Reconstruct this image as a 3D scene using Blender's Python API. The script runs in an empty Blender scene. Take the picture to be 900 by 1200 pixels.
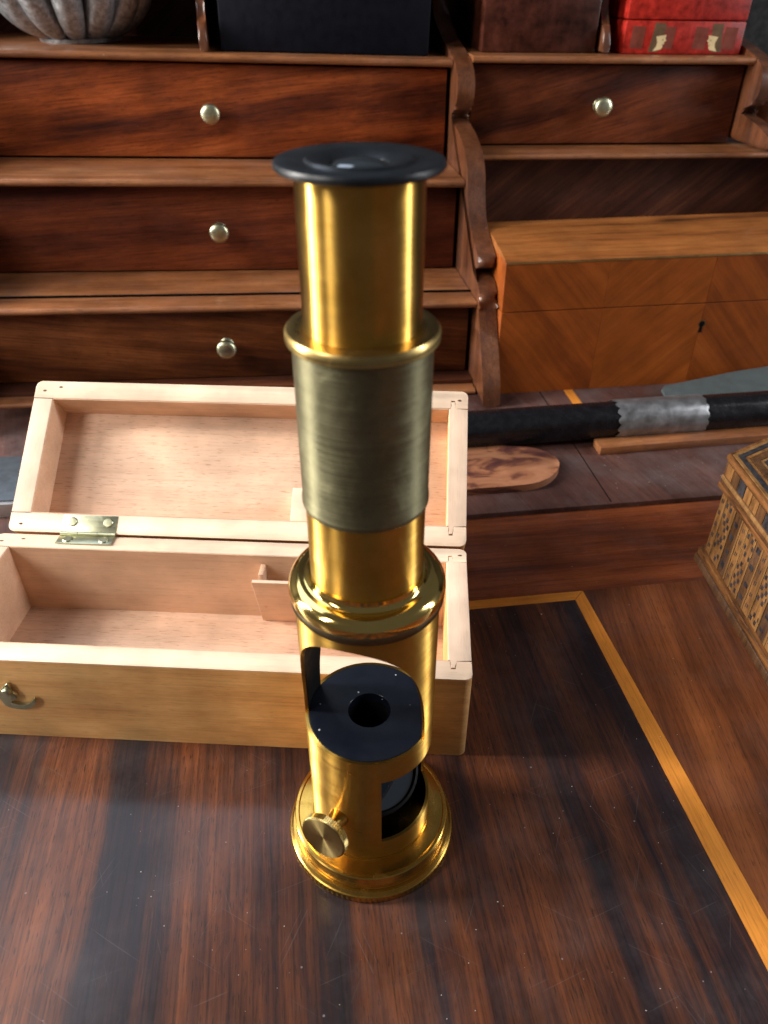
import bpy, bmesh, math, random
from mathutils import Vector, Matrix, noise as mn
random.seed(7)
U = 0.01                      # everything below is written in centimetres
S = bpy.context.scene
col = S.collection
rad = math.radians

# ------------------------------------------------------------------ camera
cd = bpy.data.cameras.new('camera')
cam = bpy.data.objects.new('camera', cd); col.objects.link(cam); S.camera = cam
cam.location = (0, 0, 23*U)
cam.rotation_euler = (rad(90-36), 0, 0)
cd.sensor_fit = 'VERTICAL'; cd.sensor_height = 36; cd.sensor_width = 27
cd.lens = 880/1200*36
cd.clip_start = 0.005; cd.clip_end = 50
cd.dof.use_dof = True; cd.dof.focus_distance = 26.0*U; cd.dof.aperture_fstop = 20.0

# ------------------------------------------------------------------ light
w = bpy.data.worlds.new('World'); S.world = w; w.use_nodes = True
wb = w.node_tree.nodes['Background']
wb.inputs[0].default_value = (0.92, 0.90, 0.95, 1); wb.inputs[1].default_value = 0.10
S.view_settings.view_transform = 'Standard'; S.view_settings.look = 'None'
S.view_settings.exposure = 0; S.view_settings.gamma = 1

def area(name, loc, target, sx, sy, power, color):
    l = bpy.data.lights.new(name, 'AREA'); l.shape = 'RECTANGLE'
    l.size = sx*U; l.size_y = sy*U; l.energy = power; l.color = color
    o = bpy.data.objects.new(name, l); col.objects.link(o)
    o.location = Vector(loc)*U
    o.rotation_euler = (Vector(target)-Vector(loc)).to_track_quat('-Z', 'Y').to_euler()
    return o
area('window_light_left', (-115, 24, 48), (0, 20, 4), 19, 88, 36, (1.0, 0.95, 0.88))
area('window_light_front', (-98, -42, 88), (0, 20, 4), 20, 60, 9, (1.0, 0.94, 0.86))
area('window_light_right', (120, 22, 48), (0, 20, 6), 14, 84, 10, (0.97, 0.98, 1.0))
area('skylight_back', (-120, 120, 190), (-5, 20, 5), 170, 120, 20, (0.70, 0.82, 1.0))

# ------------------------------------------------------------------ materials
def _ramp(nt, stops, interp='LINEAR'):
    r = nt.nodes.new('ShaderNodeValToRGB'); r.color_ramp.interpolation = interp
    e = r.color_ramp.elements
    while len(e) > 1: e.remove(e[-1])
    for i, (p, c) in enumerate(stops):
        if not isinstance(c, (tuple, list)): c = (c, c, c)
        if i == 0: el = e[0]; el.position = p
        else: el = e.new(p)
        el.color = (c[0], c[1], c[2], 1)
    return r
def _noise(nt, vec, scale, detail=4, rough=.55, dist=0.0):
    n = nt.nodes.new('ShaderNodeTexNoise'); n.inputs['Scale'].default_value = scale
    n.inputs['Detail'].default_value = detail; n.inputs['Roughness'].default_value = rough
    n.inputs['Distortion'].default_value = dist
    nt.links.new(vec, n.inputs['Vector']); return n
def _map(nt, vec, scale=(1, 1, 1), rot=(0, 0, 0), loc=(0, 0, 0)):
    m = nt.nodes.new('ShaderNodeMapping'); m.inputs['Scale'].default_value = scale
    m.inputs['Rotation'].default_value = rot; m.inputs['Location'].default_value = loc
    nt.links.new(vec, m.inputs['Vector']); return m.outputs[0]
def _mix(nt, fac, a, b, mode='MIX'):
    m = nt.nodes.new('ShaderNodeMix'); m.data_type = 'RGBA'; m.blend_type = mode
    for k, v in ((0, fac), (6, a), (7, b)):
        if isinstance(v, bpy.types.NodeSocket): nt.links.new(v, m.inputs[k])
        elif k == 0: m.inputs[0].default_value = v
        else: m.inputs[k].default_value = (v[0], v[1], v[2], 1) if isinstance(v, (tuple, list)) else (v, v, v, 1)
    return m.outputs[2]
def _math(nt, op, a, b=0.0):
    m = nt.nodes.new('ShaderNodeMath'); m.operation = op
    for k, v in ((0, a), (1, b)):
        if isinstance(v, bpy.types.NodeSocket): nt.links.new(v, m.inputs[k])
        else: m.inputs[k].default_value = v
    return m.outputs[0]
def _base(name):
    m = bpy.data.materials.new(name); m.use_nodes = True; nt = m.node_tree
    b = nt.nodes['Principled BSDF']
    tc = nt.nodes.new('ShaderNodeTexCoord')
    v = _map(nt, tc.outputs['Object'], (100, 100, 100))
    return m, nt, b, v
def _bump(nt, b, h, strength=.2, dist=.02):
    bp = nt.nodes.new('ShaderNodeBump'); bp.inputs['Strength'].default_value = strength
    bp.inputs['Distance'].default_value = dist*U
    nt.links.new(h, bp.inputs['Height']); nt.links.new(bp.outputs[0], b.inputs['Normal'])

def wood(name, stops, axis='X', rot=0.0, rotaxis='Z', band=.55, stretch=.07, fine=.5, pore=.5, pore_col=(.02, .008, .004),
         rough=(.34, .55), spec=.22, coat=0.0, coatr=.16, dist=.7, dust=0.0, bump=.12, loc=(0, 0, 0), dustcol=(.5, .48, .5), scratch=0.0):
    m, nt, b, v = _base(name)
    r = [0, 0, 0]; r['XYZ'.index(rotaxis)] = rot
    v = _map(nt, v, rot=tuple(r), loc=loc)
    sc = [1, 1, 1]; sc['XYZ'.index(axis)] = stretch
    sv = _map(nt, v, tuple(sc))
    warp = _noise(nt, v, .12, 2)
    wv = nt.nodes.new('ShaderNodeVectorMath'); wv.operation = 'MULTIPLY_ADD'
    nt.links.new(warp.outputs['Color'], wv.inputs[0]); wv.inputs[1].default_value = (dist,)*3; nt.links.new(sv, wv.inputs[2])
    big = _noise(nt, wv.outputs[0], band, 7, .68, .15)
    r1 = _ramp(nt, stops); nt.links.new(big.outputs['Fac'], r1.inputs[0])
    sc2 = [1, 1, 1]; sc2['XYZ'.index(axis)] = .022
    fv = _map(nt, v, tuple(sc2))
    fn = _noise(nt, fv, 10, 8, .72, .1)
    fr = _ramp(nt, [(.3, 1-fine), (.5, 1.0), (.72, 1+fine*.5)]); nt.links.new(fn.outputs['Fac'], fr.inputs[0])
    c = _mix(nt, 1.0, r1.outputs[0], fr.outputs[0], 'MULTIPLY')
    sc3 = [1, 1, 1]; sc3['XYZ'.index(axis)] = .09
    pn = _noise(nt, _map(nt, v, tuple(sc3)), 22, 2, .5)
    pr = _ramp(nt, [(.60, 0.0), (.68, 1.0)]); nt.links.new(pn.outputs['Fac'], pr.inputs[0])
    c = _mix(nt, _math(nt, 'MULTIPLY', pr.outputs[0], pore), c, pore_col)
    blo = _noise(nt, v, .35, 3)
    br = _ramp(nt, [(.3, .78), (.7, 1.18)]); nt.links.new(blo.outputs['Fac'], br.inputs[0])
    c = _mix(nt, 1.0, c, br.outputs[0], 'MULTIPLY')
    if dust > 0:
        vo = nt.nodes.new('ShaderNodeTexVoronoi'); vo.inputs['Scale'].default_value = 2.3; nt.links.new(v, vo.inputs['Vector'])
        dn = _noise(nt, v, 1.3, 2)
        th = _math(nt, 'MULTIPLY', _math(nt, 'SUBTRACT', dn.outputs['Fac'], .42), .28)
        d = _math(nt, 'LESS_THAN', vo.outputs['Distance'], th)
        hz = _noise(nt, v, .25, 5, .7); hr = _ramp(nt, [(.45, 0.0), (.75, dust*.10)]); nt.links.new(hz.outputs['Fac'], hr.inputs[0])
        c = _mix(nt, _math(nt, 'MULTIPLY', d, dust*.55), c, dustcol)
        c = _mix(nt, hr.outputs[0], c, dustcol)
    if scratch:
        for k, (an, th) in enumerate([(.5, .75), (1.3, .76), (2.2, .755), (2.8, .76)]):
            sn = _noise(nt, _map(nt, _map(nt, v, rot=(0, 0, an), loc=(k*7, 3*k, 0)), (18, .35, 1)), 1.0, 1, .3, .15)
            sr = _ramp(nt, [(th-.02, 0.0), (th+.01, scratch*.5)]); nt.links.new(sn.outputs['Fac'], sr.inputs[0])
            c = _mix(nt, sr.outputs[0], c, (.36, .33, .33))
    nt.links.new(c, b.inputs['Base Color'])
    rn = _noise(nt, _map(nt, v, (1, 1, 1)), 1.1, 5, .7)
    rr = _ramp(nt, [(.3, rough[0]), (.7, rough[1])]); nt.links.new(rn.outputs['Fac'], rr.inputs[0])
    nt.links.new(rr.outputs[0], b.inputs['Roughness'])
    b.inputs['Specular IOR Level'].default_value = spec
    b.inputs['Coat Weight'].default_value = coat; b.inputs['Coat Roughness'].default_value = coatr
    hh = _math(nt, 'SUBTRACT', fn.outputs['Fac'], _math(nt, 'MULTIPLY', pr.outputs[0], .7))
    _bump(nt, b, hh, bump, .03)
    return m

def plain(name, colr, rough=.5, metal=0.0, var=.15, scale=1.5, bump=.0, spec=.5, dust=0.0, coat=0.0):
    m, nt, b, v = _base(name)
    n = _noise(nt, v, scale, 5, .65)
    r = _ramp(nt, [(.3, tuple(x*(1-var) for x in colr)), (.7, tuple(min(1, x*(1+var)) for x in colr))])
    nt.links.new(n.outputs['Fac'], r.inputs[0]); c = r.outputs[0]
    if dust:
        vo = nt.nodes.new('ShaderNodeTexVoronoi'); vo.inputs['Scale'].default_value = 3.0; nt.links.new(v, vo.inputs['Vector'])
        dn = _noise(nt, v, 2.0, 2)
        th = _math(nt, 'MULTIPLY', _math(nt, 'SUBTRACT', dn.outputs['Fac'], .45), .35)
        c = _mix(nt, _math(nt, 'MULTIPLY', _math(nt, 'LESS_THAN', vo.outputs['Distance'], th), dust), c, (.6, .6, .6))
    nt.links.new(c, b.inputs['Base Color'])
    rr = _ramp(nt, [(.3, max(.02, rough*.8)), (.7, min(1, rough*1.25))]); nt.links.new(n.outputs['Fac'], rr.inputs[0])
    nt.links.new(rr.outputs[0], b.inputs['Roughness'])
    b.inputs['Metallic'].default_value = metal; b.inputs['Specular IOR Level'].default_value = spec
    b.inputs['Coat Weight'].default_value = coat
    if bump: _bump(nt, b, n.outputs['Fac'], bump, .05)
    return m

def brass(name, c0, c1, rough=.25, aniso=.8, spots=.3, spotcol=(.10, .06, .02)):
    m, nt, b, v = _base(name)
    n = _noise(nt, v, .8, 6, .7)
    r = _ramp(nt, [(.32, c0), (.68, c1)]); nt.links.new(n.outputs['Fac'], r.inputs[0])
    s = _noise(nt, v, 3.2, 5, .75); sr = _ramp(nt, [(.62, 0.0), (.74, spots)]); nt.links.new(s.outputs['Fac'], sr.inputs[0])
    c = _mix(nt, sr.outputs[0], r.outputs[0], spotcol)
    nt.links.new(c, b.inputs['Base Color'])
    b.inputs['Metallic'].default_value = 1
    ln = _noise(nt, _map(nt, v, (.15, .15, 30)), 1.0, 3)      # turning marks round the tube
    rr = _ramp(nt, [(.25, rough*.75), (.75, rough*1.3)]); nt.links.new(ln.outputs['Fac'], rr.inputs[0])
    sm = _noise(nt, _map(nt, v, (1, 1, .7)), 1.4, 4, .6, .6)
    sr2 = _ramp(nt, [(.35, .85), (.60, 1.0), (.75, 1.45)]); nt.links.new(sm.outputs['Fac'], sr2.inputs[0])
    nt.links.new(_math(nt, 'MULTIPLY', rr.outputs[0], sr2.outputs[0]), b.inputs['Roughness'])
    if aniso:
        b.inputs['Anisotropic'].default_value = aniso
        t = nt.nodes.new('ShaderNodeTangent'); t.direction_type = 'RADIAL'; t.axis = 'Z'
        nt.links.new(t.outputs[0], b.inputs['Tangent'])
        b.inputs['Anisotropic Rotation'].default_value = 0.25
    _bump(nt, b, ln.outputs['Fac'], .008, .01)
    return m

ROSE = [(.28, (.008, .005, .006)), (.42, (.030, .012, .009)), (.55, (.085, .029, .013)), (.72, (.20, .070, .025))]
M = {}
M['leaf'] = wood('rosewood_panel', [(.34, (.008, .006, .010)), (.44, (.018, .008, .009)), (.50, (.050, .016, .009)), (.58, (.095, .028, .010)), (.72, (.21, .062, .018))], 'Y', band=.45, stretch=.035, scratch=.12, rough=(.5, .6), spec=.2, coat=.4, dust=.45, dist=.9, pore=.85, fine=.75)
M['leaf_band'] = wood('rosewood_cross_band', [(.3, (.050, .012, .005)), (.5, (.15, .035, .010)), (.7, (.26, .066, .018))], 'X', band=.9, stretch=.06, rough=(.5, .6), spec=.2, coat=.3, dust=.4, pore=.4)
M['leaf_side'] = wood('rosewood_side_band', [(.3, (.030, .010, .006)), (.43, (.10, .028, .009)), (.6, (.20, .058, .016)), (.8, (.28, .088, .024))], 'Y', rot=rad(8), band=.5, stretch=.05, rough=(.5, .6), spec=.2, coat=.3, dust=.35, pore=.5)
M['inlay'] = wood('satinwood_inlay', [(.3, (.52, .17, .022)), (.7, (.68, .26, .040))], 'Y', band=.5, stretch=.12, fine=.35, pore=.35, pore_col=(.20, .06, .01), rough=(.35, .5), dust=.1)
M['inlay_x'] = wood('satinwood_inlay_cross', [(.3, (.50, .17, .022)), (.7, (.64, .25, .040))], 'X', band=.5, stretch=.12, fine=.35, pore=.35, pore_col=(.20, .06, .01), rough=(.35, .5), dust=.1)
M['floor'] = wood('dull_interior_wood', [(.3, (.040, .016, .014)), (.55, (.085, .036, .028)), (.8, (.125, .058, .042))], 'Y', rot=rad(-14), band=.45, stretch=.1, rough=(.40, .6), spec=.35, dust=1.0, pore=.25)
M['cab_dark'] = wood('cabinet_rosewood_dark', [(.3, (.020, .007, .005)), (.5, (.07, .021, .010)), (.7, (.14, .043, .018))], 'X', band=.6, stretch=.08, rough=(.32, .5), dust=.25)
M['cab_edge'] = wood('cabinet_worn_edge', [(.3, (.13, .044, .016)), (.55, (.28, .105, .038)), (.8, (.42, .20, .085))], 'X', band=.8, stretch=.1, rough=(.4, .5), coat=.8, coatr=.24, dust=.6, dustcol=(.55, .52, .55))
M['cab_side'] = wood('cabinet_side_wood', [(.3, (.05, .017, .008)), (.55, (.13, .043, .016)), (.8, (.22, .085, .036))], 'Z', band=.8, stretch=.12, rough=(.4, .5), coat=1.0, coatr=.26, dust=.4, dustcol=(.5, .5, .56))
M['drawer_top'] = wood('drawer_veneer_red', [(.30, (.026, .008, .007)), (.43, (.12, .026, .009)), (.58, (.26, .058, .015)), (.75, (.38, .10, .028))], 'X', rot=rad(5), rotaxis='Y', band=.5, stretch=.13, rough=(.33, .52), dust=.25, fine=.65, spec=.12, dustcol=(.34, .27, .27), dist=1.1)
M['drawer_mid'] = wood('drawer_veneer_purple', [(.30, (.028, .008, .006)), (.5, (.12, .028, .012)), (.72, (.24, .058, .018))], 'X', rot=rad(2), rotaxis='Y', band=.45, stretch=.12, rough=(.35, .55), dust=.25, fine=.65, spec=.12, dustcol=(.34, .27, .27), loc=(20, 3, 11))
M['drawer_low'] = wood('drawer_veneer_brown', [(.30, (.022, .008, .005)), (.5, (.12, .034, .010)), (.72, (.26, .085, .026))], 'X', rot=rad(-8), rotaxis='Y', band=.55, stretch=.09, rough=(.35, .55), dust=.25, fine=.65, spec=.12, dustcol=(.34, .27, .27), loc=(7, 13, 5))
M['drawer_right'] = wood('drawer_veneer_flame', [(.30, (.026, .007, .005)), (.5, (.11, .027, .010)), (.72, (.22, .056, .018))], 'X', rot=rad(14), rotaxis='Y', band=.6, stretch=.14, rough=(.35, .55), dust=.25, fine=.65, spec=.12, dustcol=(.34, .27, .27), loc=(3, 31, 2), dist=1.4)
M['back'] = wood('cabinet_back_wood', [(.3, (.035, .010, .007)), (.55, (.11, .034, .017)), (.75, (.23, .075, .030))], 'X', rot=rad(38), rotaxis='Y', band=.9, stretch=.06, rough=(.4, .6))
M['pale'] = wood('pale_box_wood', [(.32, (.60, .30, .11)), (.5, (.70, .39, .15)), (.72, (.80, .49, .21))], 'X', band=1.0, stretch=.22, fine=.22, pore=.35, pore_col=(.33, .15, .06), rough=(.42, .6), spec=.4, bump=.15)
M['pale_rim'] = wood('pale_box_rim', [(.3, (.78, .56, .40)), (.7, (.86, .67, .50))], 'X', band=.7, stretch=.12, fine=.06, pore=.14, pore_col=(.45, .25, .12), rough=(.38, .55), spec=.4, bump=.1)
M['pale_rim_y'] = wood('pale_box_rim_end', [(.3, (.78, .55, .40)), (.7, (.86, .66, .50))], 'Y', band=.7, stretch=.12, fine=.06, pore=.16, pore_col=(.45, .25, .12), rough=(.4, .6), spec=.4, bump=.1)
M['pale_in'] = wood('pinkish_lining_wood', [(.3, (.68, .43, .29)), (.7, (.79, .55, .40))], 'X', band=.6, stretch=.10, fine=.14, pore=.55, pore_col=(.36, .17, .09), rough=(.55, .75), spec=.3, bump=.25)
M['pale_wall'] = wood('sawn_lining_wood', [(.3, (.62, .38, .24)), (.7, (.74, .50, .34))], 'X', band=.9, stretch=.10, fine=.12, pore=.25, pore_col=(.33, .16, .08), rough=(.55, .75), spec=.3, bump=.2)
M['king_l'] = wood('kingwood_veneer_falling', [(.3, (.16, .036, .006)), (.55, (.28, .066, .010)), (.8, (.38, .10, .016))], 'X', rot=rad(-48), rotaxis='Y', band=.9, stretch=.05, fine=.2, pore=.2, rough=(.4, .5), spec=.2, coat=.12)
M['king_r'] = wood('kingwood_veneer_rising', [(.3, (.19, .044, .007)), (.55, (.31, .076, .011)), (.8, (.41, .11, .018))], 'X', rot=rad(42), rotaxis='Y', band=.9, stretch=.05, fine=.2, pore=.2, rough=(.4, .5), spec=.2, coat=.12)
M['king_top'] = wood('kingwood_lid_top', [(.30, (.05, .02, .010)), (.44, (.26, .085, .020)), (.75, (.45, .175, .048))], 'X', band=.6, stretch=.08, fine=.3, pore=.2, rough=(.4, .5), spec=.2, coat=.3)
M['brass'] = brass('lacquered_brass', (.57, .325, .058), (.72, .45, .11), .38, 1.0)
M['brass_pol'] = brass('polished_brass', (.78, .55, .16), (.86, .64, .22), .10, 0, .1)
M['brass_old'] = brass('tarnished_brass', (.15, .143, .082), (.25, .235, .14), .46, .6, .5, (.12, .12, .08))
M['brass_dull'] = brass('dull_knurled_brass', (.36, .25, .09), (.50, .36, .14), .33, 0, .3)
M['brass_base'] = brass('lacquered_brass_base', (.50, .28, .050), (.66, .41, .095), .25, .45)
M['brass_turned'] = brass('turned_brass_face', (.36, .27, .10), (.50, .38, .16), .36, .95, .2)
M['brass_ring'] = brass('dark_knurled_ring', (.13, .11, .07), (.22, .18, .10), .40, 0, .4)
M['brass_hw'] = brass('pale_brass_fitting', (.42, .43, .29), (.60, .59, .40), .38, 0, .6, (.15, .14, .08))
M['gold_edge'] = brass('brass_stringing', (.55, .36, .14), (.70, .48, .20), .35, 0, .3)
M['blk'] = plain('black_lacquer', (.004, .006, .012), .34, dust=.9, var=.03, spec=.4)
M['blk_in'] = plain('matt_black_inside', (.0025, .0025, .003), .6, var=.2, spec=.15)
M['blk_cap'] = plain('ebonite_cap', (.007, .010, .014), .33, var=.2, spec=.5)
M['glass'] = plain('eye_lens_glass', (.02, .03, .04), .04, spec=1.0, var=.02, coat=1.0)
M['mirror'] = plain('small_mirror', (.5, .52, .55), .05, metal=1.0)
M['pewter'] = plain('engraved_silver', (.50, .51, .53), .40, metal=.85, var=.25, scale=1.6, bump=.35)
M['silver'] = plain('silver_bowl_metal', (.30, .32, .34), .34, metal=.7, var=.5, scale=3.2, bump=.9)
M['ebony'] = plain('cracked_ebony', (.006, .006, .008), .26, var=.4, scale=2.2, bump=.3, spec=.4)
M['slate'] = plain('blue_grey_metal', (.13, .155, .185), .38, metal=.4, var=.15, dust=.5)
M['slate_edge'] = plain('worn_bright_edge', (.45, .46, .48), .4, metal=.5)
M['blade'] = plain('grey_green_blade', (.085, .11, .115), .42, metal=.3, var=.1)
M['navy'] = plain('navy_leather', (.0025, .003, .007), .6, var=.3, bump=.1, spec=.12)
M['burg'] = plain('mottled_burgundy', (.045, .012, .007), .34, var=.8, scale=.9, coat=.15, spec=.2)
M['red'] = plain('red_lacquer', (.32, .016, .009), .42, var=.55, scale=1.6, bump=.3, spec=.3)
M['red_dk'] = plain('painted_dark_red', (.17, .028, .012), .45, var=.3)
M['olive'] = plain('painted_olive', (.11, .055, .018), .5, var=.3)
M['face'] = plain('painted_cream', (.68, .52, .27), .5, var=.1)
M['inkd'] = plain('dark_ink', (.03, .015, .01), .5)
M['crumb'] = plain('pale_crumb', (.50, .46, .42), .8)
M['wall'] = plain('dim_room_wall', (.012, .011, .011), .8)
M['gap'] = plain('dark_joint_brown', (.10, .045, .02), .8)  # dark brown of the joint lines and nail holes
M['blk_gap'] = plain('dark_recess', (.004, .003, .003), .8, spec=.1)

def mottled():
    m, nt, b, v = _base('mottled_pale_wood')
    n = _noise(nt, _map(nt, v, (.45, 1, 1), rot=(0, 0, .15)), .8, 5, .6, .8)
    r = _ramp(nt, [(.38, (.085, .030, .028)), (.46, (.15, .055, .035)), (.52, (.32, .13, .065)), (.7, (.46, .21, .11))])
    nt.links.new(n.outputs['Fac'], r.inputs[0]); nt.links.new(r.outputs[0], b.inputs['Base Color'])
    b.inputs['Roughness'].default_value = .38; return m
M['mottled'] = mottled()
M['straw_a'] = wood('straw_gold', [(.36, (.09, .040, .014)), (.5, (.22, .10, .032)), (.7, (.36, .175, .055))], 'Z', band=2.2, stretch=.2, fine=.45, pore=.4, rough=(.35, .55), dust=.3, dustcol=(.3, .34, .42))
M['straw_b'] = wood('straw_brown', [(.3, (.050, .022, .010)), (.7, (.14, .065, .025))], 'Z', band=2.2, stretch=.2, fine=.5, pore=.5, rough=(.35, .55), dust=.6, dustcol=(.22, .26, .34))
M['straw_c'] = wood('straw_pale', [(.3, (.13, .060, .020)), (.7, (.32, .17, .060))], 'Z', band=2.2, stretch=.2, fine=.3, pore=.3, rough=(.35, .55))
M['straw_h'] = wood('straw_moulding', [(.36, (.035, .015, .008)), (.5, (.16, .065, .020)), (.7, (.28, .12, .036))], 'Y', band=2.5, stretch=.15, fine=.5, pore=.4, rough=(.35, .55))
M['straw_d'] = plain('straw_dark_blue', (.030, .028, .032), .4, var=.6, scale=3)

# ------------------------------------------------------------------ mesh helpers
def link_mesh(name, bm, mats, parent=None, smooth=True, ang=35, xf=None):
    if xf:
        for v in bm.verts: v.co = Vector(xf(v.co))
    for v in bm.verts: v.co = v.co*U
    bmesh.ops.recalc_face_normals(bm, faces=bm.faces)
    me = bpy.data.meshes.new(name); bm.to_mesh(me); bm.free()
    if not isinstance(mats, (list, tuple)): mats = [mats]
    for m in mats: me.materials.append(M[m] if isinstance(m, str) else m)
    if smooth:
        for p in me.polygons: p.use_smooth = True
        me.set_sharp_from_angle(angle=rad(ang))
    o = bpy.data.objects.new(name, me); col.objects.link(o)
    if parent: o.parent = parent
    return o
def box(bm, x0, x1, y0, y1, z0, z1, bev=.05, seg=2):
    g = bmesh.ops.create_cube(bm, size=1)
    vs = g['verts']
    for v in vs:
        v.co = Vector(((x0+x1)/2+v.co.x*(x1-x0), (y0+y1)/2+v.co.y*(y1-y0), (z0+z1)/2+v.co.z*(z1-z0)))
    if bev:
        es = list({e for v in vs for e in v.link_edges})
        bmesh.ops.bevel(bm, geom=es, offset=bev, segments=seg, affect='EDGES', profile=.5)
def Box(name, dims, mat, parent=None, bev=.05, seg=2, xf=None, label=None):
    bm = bmesh.new(); box(bm, *dims, bev=bev, seg=seg)
    o = link_mesh(name, bm, mat, parent, xf=xf)
    if label: o['label'] = label
    return o
def lathe(bm, prof, n=96, knurl=None, closed=True):
    """prof: (r, z) list; knurl = set of indices whose radius carries fine teeth"""
    rings = []
    for i, (r, z) in enumerate(prof):
        if r < 1e-6: rings.append([bm.verts.new((0, 0, z))]); continue
        ring = []
        for k in range(n):
            a = 2*math.pi*k/n
            rr = r - (.022 if (knurl and i in knurl and k % 2) else 0)
            ring.append(bm.verts.new((rr*math.cos(a), rr*math.sin(a), z)))
        rings.append(ring)
    for a, b in zip(rings, rings[1:]):
        for k in range(n):
            k2 = (k+1) % n
            if len(a) == 1 and len(b) > 1: bm.faces.new((a[0], b[k], b[k2]))
            elif len(b) == 1 and len(a) > 1: bm.faces.new((a[k], b[0], a[k2]))
            elif len(a) > 1: bm.faces.new((a[k], b[k], b[k2], a[k2]))
def Lathe(name, prof, mat, parent=None, n=128, knurl=None, M4=None, ang=35):
    bm = bmesh.new(); lathe(bm, prof, n, knurl)
    if M4 is not None: bmesh.ops.transform(bm, matrix=M4, verts=bm.verts)
    return link_mesh(name, bm, mat, parent, ang=ang)
def prism(bm, pts, t0, t1, plane='YZ', bev=0, seg=3):
    """outline pts in the plane, extruded along the third axis from t0 to t1"""
    def P(a, b, t):
        return (t, a, b) if plane == 'YZ' else ((a, t, b) if plane == 'XZ' else (a, b, t))
    lo = [bm.verts.new(P(a, b, t0)) for a, b in pts]; hi = [bm.verts.new(P(a, b, t1)) for a, b in pts]
    n = len(pts); f0 = bm.faces.new(lo); f1 = bm.faces.new(hi)
    for k in range(n): bm.faces.new((lo[k], lo[(k+1) % n], hi[(k+1) % n], hi[k]))
    if bev:
        bmesh.ops.bevel(bm, geom=list(f0.edges)+list(f1.edges), offset=bev, segments=seg, affect='EDGES', profile=.5)
def Prism(name, pts, t0, t1, plane, mat, parent=None, bev=0, xf=None, ang=35):
    bm = bmesh.new(); prism(bm, pts, t0, t1, plane, bev)
    return link_mesh(name, bm, mat, parent, xf=xf, ang=ang)
def thing(name, label, cat, loc=(0, 0, 0), rot=(0, 0, 0), group=None):
    o = bpy.data.objects.new(name, None); col.objects.link(o); o.empty_display_size = .01
    o.location = Vector(loc)*U; o.rotation_euler = rot
    o['label'] = label; o['category'] = cat
    if group: o['group'] = group
    return o
def smooth_pts(pts, k=6):
    """Catmull-Rom through the points"""
    out = []; n = len(pts)
    for i in range(n-1):
        p0 = pts[max(i-1, 0)]; p1 = pts[i]; p2 = pts[i+1]; p3 = pts[min(i+2, n-1)]
        for j in range(k):
            t = j/k
            out.append(tuple(.5*((2*p1[d])+(-p0[d]+p2[d])*t+(2*p0[d]-5*p1[d]+4*p2[d]-p3[d])*t*t+(-p0[d]+3*p1[d]-3*p2[d]+p3[d])*t**3) for d in range(2)))
    out.append(pts[-1]); return out

YAW = rad(7.4)

# ------------------------------------------------------------------ desk surface
desk = bpy.data.objects.new('desk_surface', None); col.objects.link(desk)
desk['kind'] = 'structure'
desk.location = Vector((9.06, 25.57, 0))*U; desk.rotation_euler = (0, 0, YAW)   # origin at the inlay's outer corner
def sheet(name, pts, mat, zt=0.0, th=1.2):
    bm = bmesh.new(); prism(bm, pts, -th, zt, 'XY')
    return link_mesh(name, bm, mat, desk, smooth=False)
XI, XO = .50, 2.05            # inner and outer edge of the side inlay at the front of the desk
sheet('veneer_panel', [(-60, -60), (XI, -60), (-.56, -.56), (-60, -.56)], 'leaf')
sheet('inlay_strip', [(-60, -.55), (-.57, -.55), (-.03, -.012), (-60, -.012)], 'inlay_x')
sheet('inlay_strip', [(XI+.014, -60), (XO-.014, -60), (-.012, -.02), (-.545, -.555)], 'inlay')
sheet('cross_band', [(-60, 0), (0, 0), (34, 0), (34, 6.6), (-60, 6.6)], 'leaf_band')
sheet('side_band', [(XO, -60), (34, -60), (34, 0), (0, 0)], 'leaf_side')
# raised interior floor behind the writing leaf
inner = bpy.data.objects.new('desk_interior_floor', None); col.objects.link(inner); inner['kind'] = 'structure'
inner.location = Vector((7.36, 42.84, 0))*U; inner.rotation_euler = (0, 0, YAW)
Box('floor_board', (-48, 30, -11.35, 27, -1.2, .3), 'floor', inner, bev=.08)
Box('inlay_strip', (4.75, 5.35, -1.9, 3.5, .3, .312), 'inlay', inner, bev=0)
Box('joint_line', (3.1, 3.16, -11.2, 3.5, .3, .306), 'blk_gap', inner, bev=0)

# ------------------------------------------------------------------ stepped cabinet
cab = thing('desk_cabinet', 'dark rosewood stepped cabinet of small drawers with brass knobs and scrolled sides behind everything', 'cabinet',
            (7.36, 42.84, 0), (0, 0, YAW))
def sh(v):
    k = .031 if v.x < 0 else .017
    return (v.x, v.y, v.z - k*v.x)
prof = smooth_pts([(-.25, .3), (.1, 1.7), (1.0, 3.2), (1.9, 4.6), (2.5, 5.7), (2.6, 6.5), (3.3, 7.1), (4.9, 7.4)], 5) + \
       smooth_pts([(4.6, 7.65), (3.6, 7.95), (3.5, 8.5), (4.8, 9.1), (6.5, 10.0), (7.3, 11.3), (7.7, 12.5), (8.7, 13.5), (10.6, 14.2), (12.4, 14.55), (13.7, 14.75)], 6) + \
       smooth_pts([(13.5, 15.02), (12.4, 15.5), (11.9, 16.4), (12.1, 17.3), (13.1, 18.0), (15.4, 18.6), (18.5, 19.3), (22, 21.0), (25, 26)], 6)
def side_panel(u0, u1):
    pts = [(a, b) for a, b in prof] + [(27, 26), (27, .3)]
    Prism('side_panel', pts, u0, u1, 'YZ', 'cab_side', cab, bev=.40, xf=sh, ang=60)
side_panel(-1.15, -.02)
side_panel(-33.8, -32.7)
up = [(a, b) for a, b in prof if b > 13.4 and a > 8.5]
Prism('side_panel', [(9.6, 13.3)]+[(a-.2, b+.33) for a, b in up]+[(27, 26.3), (27, 13.3)], 19.35, 20.3, 'YZ', 'cab_side', cab, bev=.40, xf=sh, ang=60)
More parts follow.
